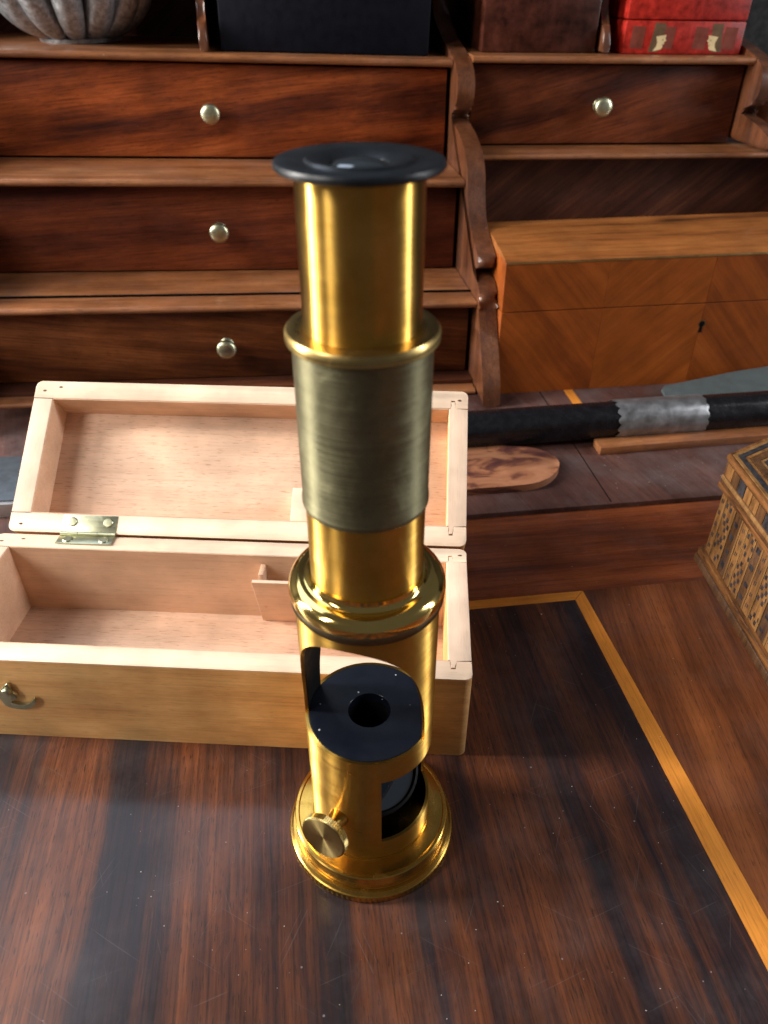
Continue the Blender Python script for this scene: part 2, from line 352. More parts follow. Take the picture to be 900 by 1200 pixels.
Box('side_panel', (26.0, 27.0, 8, 27, .31, 12.6), 'cab_side', cab, xf=sh)
# shelves with rounded noses
def shelf(u0, u1, v0, v1, z0, z1, mat='cab_edge'):
    t = z1-z0; r = t/2
    nose = [(v0+r-r*math.sin(a), z0+r-r*math.cos(a)) for a in [math.pi*k/8 for k in range(9)]]
    Prism('shelf', nose+[(v1, z1), (v1, z0)], u0, u1, 'YZ', mat, cab, xf=sh, ang=30)
LU0, LU1 = -32.65, -1.2
shelf(LU0, LU1, 2.9, 12, 5.62, 6.02)
shelf(LU0, LU1, 8.1, 17, 11.55, 12.0)
shelf(LU0, LU1, 13.4, 26.5, 17.68, 18.12)
shelf(LU0, LU1, 1.6, 9, .302, .62)
Box('bottom_rail', (LU0, LU1, 2.6, 5, .63, .9), 'cab_dark', cab, bev=.03, xf=sh)
RU0, RU1 = .03, 19.32
shelf(RU0, 27.0, 10.9, 26, 12.62, 12.98)
shelf(RU0, RU1, 13.0, 26.5, 17.98, 18.42)
# unseen top boards, added to darken the top compartments; then the backs
Box('unseen_top_board', (LU0, LU1, 15, 26.5, 25.2, 25.8), 'cab_edge', cab, xf=sh)
Box('unseen_top_board', (RU0, RU1, 15, 26.5, 25.2, 25.8), 'cab_edge', cab, xf=sh)
Box('back_panel', (-33, 20.2, 27.05, 27.7, .32, 25.2), 'back', cab, bev=0, xf=sh)
Box('inner_back_panel', (RU0, 25.95, 13.2, 13.7, .31, 12.6), 'back', cab, bev=0, xf=sh)
# carcase behind the drawers
def drawer(u0, u1, v0, z0, z1, mat, ku):
    bm = bmesh.new(); box(bm, u0, u1, v0, v0+.7, z0, z1, bev=.06)
    d = link_mesh('drawer', bm, mat, cab, xf=sh)
    Box('drawer_body', (u0+.2, u1-.2, v0+.72, v0+6.5, z0+.1, z1-.2), 'cab_dark', d, bev=0, xf=sh)
    kz = (z0+z1)/2 - .031*ku*(1 if ku < 0 else .55)
    T = Matrix.Translation((ku, v0, kz)) @ Matrix.Rotation(rad(90), 4, 'X')
    Lathe('knob', [(.0, -.05), (.42, -.05), (.44, .02), (.36, .08), (.22, .16), (.19, .38), (.34, .52), (.56, .66), (.62, .80), (.60, .92), (.5, 1.02), (.3, 1.08), (.1, 1.10), (0, 1.10)],
          'brass_hw', d, n=32, M4=T, ang=50)
    return d
drawer(-32.5, -1.42, 3.9, .95, 5.44, 'drawer_low', -16.9)
drawer(-32.5, -1.42, 9.4, 6.12, 11.34, 'drawer_mid', -16.9)
drawer(-32.5, -1.42, 14.1, 12.15, 17.52, 'drawer_top', -16.9)
drawer(.25, 19.15, 13.9, 13.12, 17.85, 'drawer_right', 9.2)
for (z0, v) in ((.95, 4.2), (6.1, 9.7), (12.1, 14.4)):
    Box('drawer_gap_shade', (LU0, LU1, v+.55, v+.65, z0-.2, z0+5.2), 'blk_gap', cab, bev=0, xf=sh)  # near-black sheet behind the drawer front; its colour stands for shade in the gaps
# dividers on the top shelf, with curved front
def divider(u):
    pts = smooth_pts([(14.4, 18.2), (14.6, 19.3), (15.6, 20.2), (16.0, 21.6), (17.5, 23.2), (20, 25.1)], 5)
    z = .0 if u < 0 else .32
    pts = [(a, b+z) for a, b in pts]+[(26, 25.1), (26, 18.2+z)]
    Prism('divider', pts, u-.25, u+.25, 'YZ', 'cab_side', cab, bev=.12, xf=sh, ang=60)
divider(-16.9); divider(9.3)

wall = Box('back_wall', (-150, 160, 30, 33, -80, 60), 'wall', inner, bev=0); wall['kind'] = 'structure'
# things standing on the top shelf -------------------------------------------------
DX = Vector((math.cos(YAW), math.sin(YAW), 0)); DY = Vector((-math.sin(YAW), math.cos(YAW), 0))
def cabp(u, v, z):
    k = .031 if u < 0 else .017
    p = Vector((7.36, 42.84, 0)) + DX*u + DY*v; p.z = z - k*u; return p
def silver_bowl():
    bm = bmesh.new(); nl = 13; n = nl*14; rings = []
    H = 9.2; R = 5.6
    for i in range(29):
        t = i/28; ph = -math.pi*.43 + t*(math.pi*.86)
        z = H/2 + H/2*math.sin(ph)/math.sin(math.pi*.43); rr = R*math.cos(ph)**.72
        ring = []
        for k in range(n):
            a = 2*math.pi*k/n
            lob = abs(math.cos(a*nl/2))
            ring.append(bm.verts.new(((rr*(.76+.24*lob**.55))*math.cos(a), (rr*(.76+.24*lob**.55))*math.sin(a), z)))
        rings.append(ring)
    for a, b in zip(rings, rings[1:]):
        for k in range(n): bm.faces.new((a[k], a[(k+1) % n], b[(k+1) % n], b[k]))
    bm.faces.new(rings[0]); bm.faces.new(rings[-1])
    t = thing('silver_jar', 'tarnished silver melon shaped jar with engraved lobes on the top shelf, far left', 'jar', cabp(-25.4, 20.6, 18.15), (0, 0, .1))
    link_mesh('lobed_body', bm, 'silver', t, ang=80)
    Lathe('foot_ring', [(0, -.02), (2.6, -.02), (2.7, .2), (2.5, .3), (0, .3)], 'silver', t, n=48)
silver_bowl()
def box_thing(name, label, cat, u0, u1, v0, v1, z0, z1, mat, split, **kw):
    t = thing(name, label, cat, cabp((u0+u1)/2, v0, z0+.01), (0, math.atan(.031 if u0 < 0 else .017), YAW))
    w = (u1-u0)/2; h = z1-z0
    Box('body', (-w, w, 0, v1-v0, 0, split-.04), mat, t, bev=.12)
    Box('lid', (-w, w, 0, v1-v0, split, h), mat, t, bev=.12)
    return t
box_thing('navy_box', 'very dark navy leather box on the top shelf behind the microscope cap', 'box', -15.9, -2.5, 15.2, 25, 18.12, 24, 'navy', 4.4)
box_thing('burgundy_box', 'mottled dark burgundy box on the top shelf left of the red box', 'box', 1.0, 8.75, 15.0, 24, 18.42, 24.5, 'burg', 4.9)
rb = box_thing('red_box', 'bright red lacquered box with two painted profile faces on the top shelf', 'box', 10.5, 18.9, 14.6, 24, 18.42, 23.2, 'red', 1.95)
def paint(pts, mat, name, dx, dz, s=1, flip=1, y=-.012):
    Prism(name, [(dx+flip*a*s, dz+b*s) for a, b in pts], y, .01, 'XZ', mat, rb)
for cx in (-3.3, -1.2, 1.1, 3.2):
    paint([(-.45, .35), (.45, .3), (.5, 1.55), (-.4, 1.6)], 'red_dk', 'painted_patch', cx, 0, y=-.006)
for cx, fl in ((-1.75, 1), (2.15, -1)):
    paint([(-.55, .15), (.1, .15), (.32, .9), (.42, 1.75), (-.35, 1.8), (-.42, .9)], 'olive', 'painted_hair', cx-fl*.1, 0, flip=fl, y=-.010)
    paint([(-.42, .25), (.28, .38), (.40, .55), (.36, .68), (.50, .78), (.44, .90), (.66, 1.02), (.52, 1.14), (.56, 1.42), (.10, 1.36), (-.30, 1.30), (-.12, .9), (-.16, .6)], 'face', 'painted_face', cx, -.02, .8, fl, y=-.016)
    paint([(.26, 1.02), (.38, 1.05), (.38, 1.1), (.27, 1.1)], 'inkd', 'painted_eye', cx, -.02, .8, fl, y=-.019)
    paint([(.30, .71), (.40, .72), (.40, .76), (.30, .75)], 'inkd', 'painted_mouth', cx, -.02, .8, fl, y=-.019)

# pale shell-like object beyond the right side panel
t = thing('pale_roll', 'pale brown rounded object just visible at the right edge beside the cabinet', 'ornament', cabp(22.6, 14.5, 12.99), (0, 0, YAW))
Lathe('body', [(0, 0), (1.0, .0), (1.25, .5), (1.3, 3.0), (1.1, 3.6), (0, 3.8)], 'cab_edge', t, n=48)

# ------------------------------------------------------------------ kingwood box under the right shelf
kb = thing('kingwood_box', 'orange brown veneered box with chevron grain and keyhole under the right shelf', 'box', (7.20, 44.36, .3), (0, 0, YAW))
KL, KD, KH, KS = 23.5, 6.6, 8.55, 5.55
Box('body', (.02, KL-.02, .05, KD, 0, KS-.05), 'king_l', kb, bev=.04)
Box('lid', (.02, KL-.02, .05, KD, KS, KH), 'king_l', kb, bev=.04)
seams = [0, 6.45, 13.2, 19.9, KL]
for i in range(4):
    a, b = seams[i], seams[i+1]
    for z0, z1 in ((.0, KS-.06), (KS+.01, KH-.12)):
        Box('veneer_panel', (a+.008, b-.008, 0, .05, z0, z1), 'king_l' if i % 2 == 0 else 'king_r', kb, bev=.01, seg=1)
Box('brass_stringing', (0, KL, -.02, .06, KH-.11, KH+.01), 'gold_edge', kb, bev=.02)
dome = [(.04, KH+.02)]+[(KD*k/16, KH+.02+.62*math.sin(math.pi*min(1, .08+.92*k/16)*.62)) for k in range(1, 17)]+[(KD, KH+.02)]
Prism('lid_top', dome, 0, KL, 'YZ', 'king_top', kb, ang=60)
kx, kz = 13.3, 4.15
Prism('keyhole', [(kx+.19*math.cos(a), kz+.19*math.sin(a)) for a in [math.pi*2*k/16 for k in range(13+3)]], -.008, .02, 'XZ', 'blk_gap', kb)
Prism('keyhole', [(kx-.07, kz-.05), (kx+.07, kz-.05), (kx+.13, kz-.58), (kx-.15, kz-.58)], -.008, .02, 'XZ', 'blk_gap', kb)
Prism('escutcheon', [(kx+.02+.25*math.cos(a), kz+.0+.25*math.sin(a)) for a in [math.pi*2*k/20 for k in range(20)]], -.004, .02, 'XZ', 'gold_edge', kb)

# ------------------------------------------------------------------ ebony stick with silver collar
def stick():
    p0 = Vector((-13, 35.6, 1.42)); p1 = Vector((30, 41.5, 1.42))
    d = (p1-p0); L = d.length
    t = thing('ebony_stick', 'cracked black ebony stick with a silver collar lying along the back of the desk', 'stick', (4.82, 37.75, 1.42), (0, rad(90), math.atan2(d.y, d.x)))
    bm = bmesh.new(); rings = []; n = 40
    for i in range(61):
        z = -18+i*44/60
        r = 1.08+.002*z
        ring = []
        for k in range(n):
            a = 2*math.pi*k/n
            q = r*(1+.035*mn.noise(Vector((math.cos(a)*1.6, math.sin(a)*1.6, z*.09)))) - .035*max(0, mn.noise(Vector((math.cos(a)*5, math.sin(a)*5, z*.16+9)))-.15)*3
            ring.append(bm.verts.new((q*math.cos(a), q*math.sin(a), z)))
        rings.append(ring)
    for a, b in zip(rings, rings[1:]):
        for k in range(n): bm.faces.new((a[k], a[(k+1) % n], b[(k+1) % n], b[k]))
    bm.faces.new(rings[0]); bm.faces.new(rings[-1])
    link_mesh('shaft', bm, 'ebony', t, ang=60)
    bm = bmesh.new(); n = 96; rows = []
    for j, f in enumerate([0, .03, .5, .97, 1]):
        row = []
        for k in range(n):
            a = 2*math.pi*k/n
            zz = 8.7 + f*5.3
            if f < .1: zz -= .22*abs(math.sin(a*7)) - .1
            if f > .9: zz += .12*abs(math.sin(a*7))
            r = 1.15 + (.03 if 0 < f < 1 else 0)
            row.append(bm.verts.new((r*math.cos(a), r*math.sin(a), zz)))
        rows.append(row)
    for a, b in zip(rows, rows[1:]):
        for k in range(n): bm.faces.new((a[k], a[(k+1) % n], b[(k+1) % n], b[k]))
    bmesh.ops.solidify(bm, geom=bm.faces, thickness=.06)
    link_mesh('collar', bm, 'pewter', t, ang=40)
stick()

# ------------------------------------------------------------------ flat things on the interior floor
t = thing('paper_knife', 'mottled pale wooden paper knife with rounded end lying right of the open box', 'paper knife', (4.4, 35.0, .3), (0, 0, rad(4)))
pk = [(-9, -2.35), (0, -2.3), (3.0, -2.1), (4.3, -1.6), (5.1, -.7), (5.35, .2), (5.0, 1.1), (4.0, 1.75), (2.2, 2.05), (0, 2.1), (-9, 2.1)]
pk = pk[:1]+smooth_pts(pk[1:-1], 4)+pk[-1:]
Prism('blade', [(a, b*.98) for a, b in pk], 0, .42, 'XY', 'mottled', t, bev=.14, ang=60)
t = thing('wood_strip', 'thin light brown wooden strip lying under the ebony stick', 'ruler', (12.35, 36.75, .3), (0, 0, rad(8.5)))
Box('strip', (0, 16, 0, 1.1, 0, .5), 'cab_edge', t, bev=.06)
t = thing('flat_blade', 'grey green flat tapered blade behind the silver collar of the ebony stick', 'blade', (17.6, 42.8, .85), (rad(14), 0, rad(12)))
Prism('blade', [(.1, -1.2), (10, -1.0), (10, 1.9), (6, 1.6), (.6, .95), (.25, .6)], 0, .16, 'XY', 'blade', t, bev=.04)
t = thing('grey_slab', 'blue grey metal slab with worn bright edge left of the open box', 'slab', (-18.6, 30.75, 0), (0, 0, rad(4)))
Box('slab', (-12, 1.3, .3, 4.6, .3, 1.2), 'slate', t, bev=.05)
Box('worn_edge', (-12, 1.35, 0, .29, .3, 1.16), 'slate_edge', t, bev=.08)

# ------------------------------------------------------------------ hexagonal straw-work box
sb = thing('straw_work_box', 'hexagonal straw marquetry box with banded lid at the right edge of the desk', 'box', (14.95, 27.76, 0), (0, 0, 0))
a0 = rad(-28); SD = 9.2
C0 = Vector((math.cos(a0), math.sin(a0)))*SD
def hexp(R):
    return [(C0.x+R*math.cos(a0+math.pi+k*math.pi/3), C0.y+R*math.sin(a0+math.pi+k*math.pi/3)) for k in range(6)]
def Hex(name, R, z0, z1, mat, bev=.05): return Prism(name, hexp(R), z0, z1, 'XY', mat, sb, bev=bev)
Hex('plinth', SD+.12, 0, .42, 'straw_b'); Hex('plinth_band', SD+.05, .43, .78, 'straw_h')
Hex('body', SD-.22, .7, 4.35, 'straw_b')
Hex('lid', SD-.02, 4.40, 5.85, 'straw_b', .02)
Hex('lid_moulding', SD+.08, 4.25, 4.5, 'straw_h'); Hex('lid_moulding', SD+.04, 4.66, 4.88, 'straw_c')
Hex('lid_moulding', SD+.06, 5.66, 5.92, 'straw_h')
# strips on the visible left face and its neighbour
def facebasis(i, R):
    h = hexp(R); a = Vector(h[i]); b = Vector(h[(i+1) % 6]); d = (b-a).normalized(); n = Vector((d.y, -d.x))
    return a, d, n, (b-a).length
for i in (0, 5):
    a, d, n, L = facebasis(i, SD-.22)
    if (a+n-C0).length < (a-C0).length: n = -n
    xs = [0.06]; k = 0
    while xs[-1] < L-.3: xs.append(min(xs[-1]+[.45, .14, .8, .14, .62, .14][k % 6]*random.uniform(.8, 1.15), L-.05)); k += 1
    for j in range(len(xs)-1):
        mat = ['straw_a', 'straw_c', 'straw_a', 'straw_c', 'straw_b', 'straw_c'][j % 6]
        th = (.045 if j % 2 else .03)+random.uniform(-.008, .01)
        p = a+d*(xs[j]+.01); q = a+d*(xs[j+1]-.01)
        bm = bmesh.new(); prism(bm, [tuple(p), tuple(q), tuple(q+n*th), tuple(p+n*th)], .80, 4.23, 'XY')
        link_mesh('straw_strip', bm, mat, sb)
    bm = bmesh.new()
    for j in range(0, len(xs)-1, 2):
        w = xs[j+1]-xs[j]; kind = (j//2) % 3
        def chip(x, z, dw, dh):
            p = a+d*x; q = p+d*dw
            prism(bm, [tuple(p+n*.02), tuple(q+n*.02), tuple(q+n*.042), tuple(p+n*.042)], z, z+dh, 'XY')
        if kind == 0 and w > .3:
            for z in range(5): chip(xs[j]+.12, 1.1+z*.62, .05, .2); chip(xs[j]+.24, 1.14+z*.62, .05, .2)
        elif kind == 1:
            for z in range(12):
                for cc in range(4):
                    if (z+cc) % 2 == 0 and random.random() < .7: chip(xs[j]+.06+cc*.18, .95+z*.27, .15, .22)
        else:
            for z in range(4): chip(xs[j]+.10+.05*(z % 2), 1.0+z*.8+random.random()*.2, .28, .12+random.random()*.2)
    o = link_mesh('straw_chips', bm, 'straw_d', sb); o['kind'] = 'stuff'
# small squares on the side of the lid
for i in (0, 5):
    a, d, n, L = facebasis(i, SD-.02)
    if (a+n-C0).length < (a-C0).length: n = -n
    k = 0; x = .2
    while x < L-.5:
        w = .55
        p = a+d*x; q = a+d*(x+w)
        bm = bmesh.new(); prism(bm, [tuple(p), tuple(q), tuple(q+n*.03), tuple(p+n*.03)], 4.96, 5.58, 'XY')
        link_mesh('straw_square', bm, ('straw_a', 'straw_b', 'straw_d', 'straw_a')[k % 4], sb); x += w+.06; k += 1
# concentric bands on the lid top
Rb = SD-.15
for k, (wd, mat) in enumerate([(.22, 'straw_c'), (.26, 'straw_d'), (.20, 'straw_a'), (.42, 'straw_b'), (.16, 'straw_c'), (.34, 'straw_d'), (.2, 'straw_a'), (.5, 'straw_b'), (.18, 'straw_c'), (.4, 'straw_d'), (.2, 'straw_c'), (.7, 'straw_a'), (.3, 'straw_d'), (3.6, 'straw_b')]):
    h0 = hexp(Rb); h1 = hexp(max(.05, Rb-wd+.03))
    for i in range(6):
        j = (i+1) % 6
        bm = bmesh.new(); prism(bm, [h0[i], h0[j], h1[j], h1[i]], 5.7, 5.95+.02*(k % 2), 'XY')
        link_mesh('straw_band', bm, mat, sb, smooth=False)
    Rb -= wd

# ------------------------------------------------------------------ open pale wooden case
case = thing('wooden_case', 'open pale wooden instrument case with hinged lid leaning back behind the microscope', 'case', (2.92, 16.72, 0), (0, 0, rad(-3.2)))
CL, CD, CH, T = 19.3, 6.85, 4.02, .82      # length to the left, depth, height, wall
def wall_set(root, zb, zt, pre):
    """four boards round a rectangle with the rim at zt; body colour outside, pale rim strip on top"""
    sgn = 1 if zt > zb else -1
    def two(name, d, side, rim, bevs=.06):
        x0, x1, y0, y1 = d
        lo, hi = (zb, zt-.03*sgn)
        bm = bmesh.new(); box(bm, x0, x1, y0, y1, min(lo, hi), max(lo, hi), bev=.03)
        w = link_mesh(name, bm, side, root)
        bm = bmesh.new(); box(bm, x0, x1, y0, y1, min(zt-.03*sgn, zt+.012*sgn), max(zt-.03*sgn, zt+.012*sgn), bev=.015, seg=1)
        link_mesh('rim', bm, rim, w)
        return w
    return two
def round_board(root, name, pts, z0, z1, mat, rim, up=1):
    """board of a plan outline with a thin rim piece on its top"""
    zt = z1 if up > 0 else z0
    a, b = (z0, z1-.05) if up > 0 else (z0+.05, z1)
    w = Prism(name, pts, a, b, 'XY', mat, root, bev=.02)
    r = Prism('rim', pts, min(zt, zt-.05*up), max(zt, zt-.05*up), 'XY', rim, w, bev=.02)
    return w
def arc(cx, cy, r, a0, a1, n=6): return [(cx+r*math.cos(rad(a0+(a1-a0)*k/n)), cy+r*math.sin(rad(a0+(a1-a0)*k/n))) for k in range(n+1)]
def case_half(root, depth_in, H, up, pre, cleat):
    """rim plane at z = H if up else 0; x from -CL to 0, y from 0 to CD"""
    R = .26
    z0, z1 = 0, H
    e = .012
    # long boards carry the rounded corners; the end boards sit between them with a tongue joint
    front = arc(-CL+R, R, R, 180, 270)+arc(-R, R, R, 270, 360)+[(0, T), (-.52, T), (-.52, T+.42), (-.66, T+.42), (-.66, T), (-CL, T)]
    rear = arc(-R, CD-R, R, 0, 90)+arc(-CL+R, CD-R, R, 90, 180)+[(-CL, CD-T), (-.66, CD-T), (-.66, CD-T-.42), (-.52, CD-T-.42), (-.52, CD-T), (0, CD-T)]
    # the slots are cut into the long boards instead: simple outlines with a notch
    front = arc(-CL+R, R, R, 180, 270)+arc(-R, R, R, 270, 360)+[(0, T-e), (-.52, T-e), (-.54, T-.40), (-.74, T-.40), (-.72, T-e), (-CL, T-e)]
    rear = arc(-R, CD-R, R, 0, 90)+arc(-CL+R, CD-R, R, 90, 180)+[(-CL, CD-T+e), (-.72, CD-T+e), (-.74, CD-T+.40), (-.54, CD-T+.40), (-.52, CD-T+e), (0, CD-T+e)]
    round_board(root, 'front_board', front, z0, z1, 'pale', 'pale_rim', up)
    round_board(root, 'rear_board', rear, z0, z1, 'pale', 'pale_rim', up)
    re = [(0-.004, T+e), (0-.004, CD-T-e), (-.535, CD-T-e), (-.56, CD-T+.33), (-.705, CD-T+.31), (-.70, CD-T-e), (-.80, CD-T-e), (-.80, T+e), (-.70, T+e), (-.72, T-.33), (-.56, T-.31), (-.535, T+e)]
    round_board(root, 'end_board', re, z0, z1, 'pale', 'pale_rim_y', up)
    le = [(-CL+.004, T+e), (-CL+T, T+e), (-CL+T, CD-T-e), (-CL+.004, CD-T-e)]
    round_board(root, 'end_board', le, z0, z1, 'pale', 'pale_rim_y', up)
    # panel (bottom of the tray, top of the lid), let into the boards
    b0, b1 = (.02, H-depth_in) if up > 0 else (depth_in, H-.02)
    Box('bottom_panel' if up > 0 else 'top_panel', (-CL+T-.005, -.80, T-.008, CD-T+.008, b0, b1), 'pale_in', root, bev=.01)
    # linings
    l0, l1 = (b1+.002, H-.02) if up > 0 else (.02, b0-.002)
    Box('lining', (-CL+T+.002, -.82, CD-T-.03, CD-T+.004, l0, l1), 'pale_wall', root, bev=0)
    Box('lining', (-CL+T+.002, -CL+T+.03, T+.03, CD-T-.035, l0, l1), 'pale_wall', root, bev=0)
    Box('lining', (-CL+T+.002, -.82, T-.004, T+.028, l0, l1), 'pale_wall', root, bev=0)
tray = bpy.data.objects.new('tray', None); col.objects.link(tray); tray.parent = case
case_half(tray, 3.3, CH, 1, 'tray', False)
Prism('partition', [(CD-T-.32, .76), (CD-T-.18, .76), (CD-T-1.08, CH-.40), (CD-T-1.24, CH-.40)], -8.35, -.84, 'YZ', 'pale_wall', tray, bev=.02)
Prism('partition_edge', [(CD-T-1.08, CH-.398), (CD-T-1.24, CH-.398), (CD-T-1.24, CH-.36), (CD-T-1.08, CH-.36)], -8.35, -.84, 'YZ', 'pale_rim', tray)
Box('partition', (-8.2, -8.0, CD-T-.7, CD-T-.05, 1.8, CH-.42), 'pale_wall', tray, bev=.02)
lid = bpy.data.objects.new('lid', None); col.objects.link(lid); lid.parent = case
lid.location = (0, (CD+.06)*U, (CH+.10)*U); lid.rotation_euler = (rad(37), 0, 0)
# lid local: rim plane z=0 facing up, boards hang to z=-LH.  build with z in [0,H] flipped
LH = 2.0
flip = bpy.data.objects.new('lid_boards', None)
def lid_build():
    before = set(bpy.data.objects)
    global CL
    keep = CL; CL = keep-.4
    case_half(lid, 1.45, LH, -1, 'lid', True)
    CL = keep
    for o in set(bpy.data.objects)-before:
        if o.type == 'MESH' :
            for v in o.data.vertices: v.co.z = -v.co.z
            o.data.flip_normals()
bpy.data.objects.remove(flip)
lid_build()
Box('cleat', (-7.3, -6.05, T+.03, T+1.65, -1.44, -.55), 'pale_rim', lid, bev=.04)
# hinge on the joint
def hinge(x):
    h = bpy.data.objects.new('hinge', None); col.objects.link(h); h.parent = case
    h.location = (x*U, (CD+.03)*U, (CH+.03)*U)
    Box('leaf', (-1.15, 1.15, -.62, -.03, .0, .045), 'brass_hw', h, bev=.015)
    bm = bmesh.new(); box(bm, -1.15, 1.15, .03, .78, -.02, .03, bev=.015)
    bmesh.ops.transform(bm, matrix=Matrix.Translation((0, .03, .06)) @ Matrix.Rotation(rad(37), 4, 'X'), verts=bm.verts)
    link_mesh('leaf', bm, 'brass_hw', h)
    for k, (p, q) in enumerate([(-1.15, -.42), (-.40, .40), (.42, 1.15)]):
        bm = bmesh.new(); bmesh.ops.create_cone(bm, cap_ends=True, segments=20, radius1=.085, radius2=.085, depth=q-p)
        bmesh.ops.transform(bm, matrix=Matrix.Translation(((p+q)/2, 0, .07)) @ Matrix.Rotation(rad(90), 4, 'Y'), verts=bm.verts)
        link_mesh('knuckle', bm, 'brass_hw', h)
    for sx in (-.72, .78):
        for kk in (0, 1):
            T4 = Matrix.Translation((sx, -.36, .045)) if kk == 0 else Matrix.Translation((0, .03, .06)) @ Matrix.Rotation(rad(37), 4, 'X') @ Matrix.Translation((sx, .48, .03))
            Lathe('screw', [(0, -.02), (.2, -.02), (.2, .02), (.17, .05), (0, .06)], 'brass_hw', h, n=24, M4=T4)
hinge(-15.5); hinge(-3.6)
# swing hook on the front
hk = bpy.data.objects.new('hook', None); col.objects.link(hk); hk.parent = case
hk.location = ((-15.75)*U, -.02*U, 2.5*U)
hp = smooth_pts([(0, .55), (.22, .75), (.35, .45), (.22, .2), (.42, .05), (.55, -.25), (.35, -.55), (.0, -.72), (.35, -.92), (.8, -.95), (1.2, -.75), (1.45, -.42), (1.52, -.40), (1.45, -.75), (1.15, -1.12), (.7, -1.32), (.1, -1.30), (-.45, -1.0), (-.5, 0)], 4)
Prism('hook_plate', [(a*.62-.35, b*.62) for a, b in hp], -.14, -.02, 'XZ', 'brass_hw', hk, bev=.025)
Lathe('screw', [(0, 0), (.17, 0), (.17, .05), (.13, .1), (0, .12)], 'brass_hw', hk, n=24, M4=Matrix.Translation((-.3, -.14, .1)) @ Matrix.Rotation(rad(90), 4, 'X'))
# nail pits and joint cracks on the rims
def pit(par, x, y, z, sx=.075, sy=.04, rot=0):
    rot = random.uniform(-.6, .6); x += random.uniform(-.08, .08); y += random.uniform(-.06, .06)
    bm = bmesh.new(); pts = [(x+sx*math.cos(a+rot)*(1+.3*random.random()), y+sy*math.sin(a+rot)*(1+.3*random.random())) for a in [math.pi*2*k/9 for k in range(9)]]
    prism(bm, pts, z-.02, z+.004, 'XY'); link_mesh('nail_hole', bm, 'gap', par, smooth=False)
for (x, y) in [(-CL+.5, .36), (-CL+1.15, CD-.33), (-CL+.42, CD-.5), (-.3, CD-.4)]:
    pit(tray, x, y, CH); pit(lid, x+(.4 if x < -5 else 0), y, .0)
for par, z in ((tray, CH), (lid, 0)):
    for y in (T, CD-T):
        ox = .4 if par is lid else 0
        o = Box('joint_line', (-CL+ox+.03, -CL+ox+T-.05, y-.012, y+.012, z-.03, z+.002), 'gap', par, bev=0)

# ------------------------------------------------------------------ the microscope
AX = (-.42, 14.1)
ms = thing('brass_microscope', 'antique brass drum microscope with black eyepiece cap standing on the desk', 'microscope', (AX[0], AX[1], 0), (0, 0, -rad(90)))
# local angle 0 = towards the camera (world -y); positive = camera right
Lathe('foot', [(0, .002), (2.58, .002), (2.64, .02), (2.66, .05), (2.66, .26), (2.64, .29), (2.60, .31), (2.53, .42), (2.4, .43)], 'brass_base', ms, n=200, knurl={3, 4}, ang=18)
Lathe('base', [(2.3, .40), (2.44, .43), (2.455, .47), (2.44, .50), (2.42, .90), (2.45, .93), (2.45, 1.0), (2.42, 1.03), (2.34, 1.04), (2.30, 1.015), (1.88, 1.045), (1.86, 1.10), (1.7, 1.10), (1.7, 1.0), (0, 1.0)], 'brass_base', ms, n=160, ang=18)
def drum():
    RO, WT = 1.83, .09
    zs0, zs1, zw0, zw1, zst, ztop = 1.0, 1.0, 1.93, 4.85, 5.72, 10.4
    openings = [(-16, 73, 5.72, 9.95), (166, 71, 5.72, 9.95)]
    win = (11, 112)
    ths = set()
    for c, hw, _, _ in openings:
        for k in range(49):
            u = math.cos(math.pi*k/48); ths.add(round((c+hw*u) % 360, 3))
    ths |= {round(win[0] % 360, 3), round(win[1] % 360, 3)}
    for k in range(120):
        a = k*3.0
        if all(min(abs(a-t), 360-abs(a-t)) > .8 for t in ths): ths.add(a)
    ths = sorted(ths); n = len(ths)
    def inopen(a):
        for c, hw, z0, z1 in openings:
            d = (a-c+180) % 360-180
            if abs(d) <= hw+1e-3: return d/hw
        return None
    def rows(a):
        u = inopen(a)
        arch = zst+.02 if u is None else zst+.02+(9.95-zst)*max(0, 1-abs(u)**2.1)**(1/2.1)
        r = [zs0, 1.4, zw0]+[zw0+(zw1-zw0)*k/4 for k in (1, 2, 3)]+[zw1, 5.3, zst]
        r += [arch]+[arch+(ztop-arch)*k/6 for k in range(1, 7)]
        return r
    bm = bmesh.new(); grid = []
    for a in ths:
        A = rad(a)
        grid.append([bm.verts.new((RO*math.cos(A), RO*math.sin(A), z)) for z in rows(a)])
    for i in range(n):
        j = (i+1) % n; am = (ths[i]+((ths[j]-ths[i]) % 360)/2) % 360
        for r in range(len(grid[0])-1):
            if 2 <= r <= 5 and win[0] < am < win[1]: continue
            if r == 8 and inopen(am) is not None: continue
            try: bm.faces.new((grid[i][r], grid[j][r], grid[j][r+1], grid[i][r+1]))
            except ValueError: pass
    bmesh.ops.remove_doubles(bm, verts=bm.verts, dist=1e-4)
    bmesh.ops.recalc_face_normals(bm, faces=bm.faces)
    f0 = bm.faces[0] if hasattr(bm.faces, 'ensure_lookup_table') and not bm.faces.ensure_lookup_table() else None
    c = f0.calc_center_median()
    if f0.normal.dot(Vector((c.x, c.y, 0))) < 0: bmesh.ops.reverse_faces(bm, faces=bm.faces)
    # inner skin by hand so that the thickness is exact
    outer = list(bm.faces); vm = {}
    for v in list(bm.verts):
        r = math.hypot(v.co.x, v.co.y); vm[v] = bm.verts.new((v.co.x*(RO-WT)/r, v.co.y*(RO-WT)/r, v.co.z))
    bnd = [e for e in bm.edges if len(e.link_faces) == 1]
    for f in outer:
        g = bm.faces.new([vm[v] for v in reversed(f.verts)]); g.material_index = 1
    for e in bnd:
        bm.faces.new((e.verts[0], e.verts[1], vm[e.verts[1]], vm[e.verts[0]]))
    return link_mesh('drum', bm, ['brass', 'blk_in'], ms, ang=40)
dr = drum()
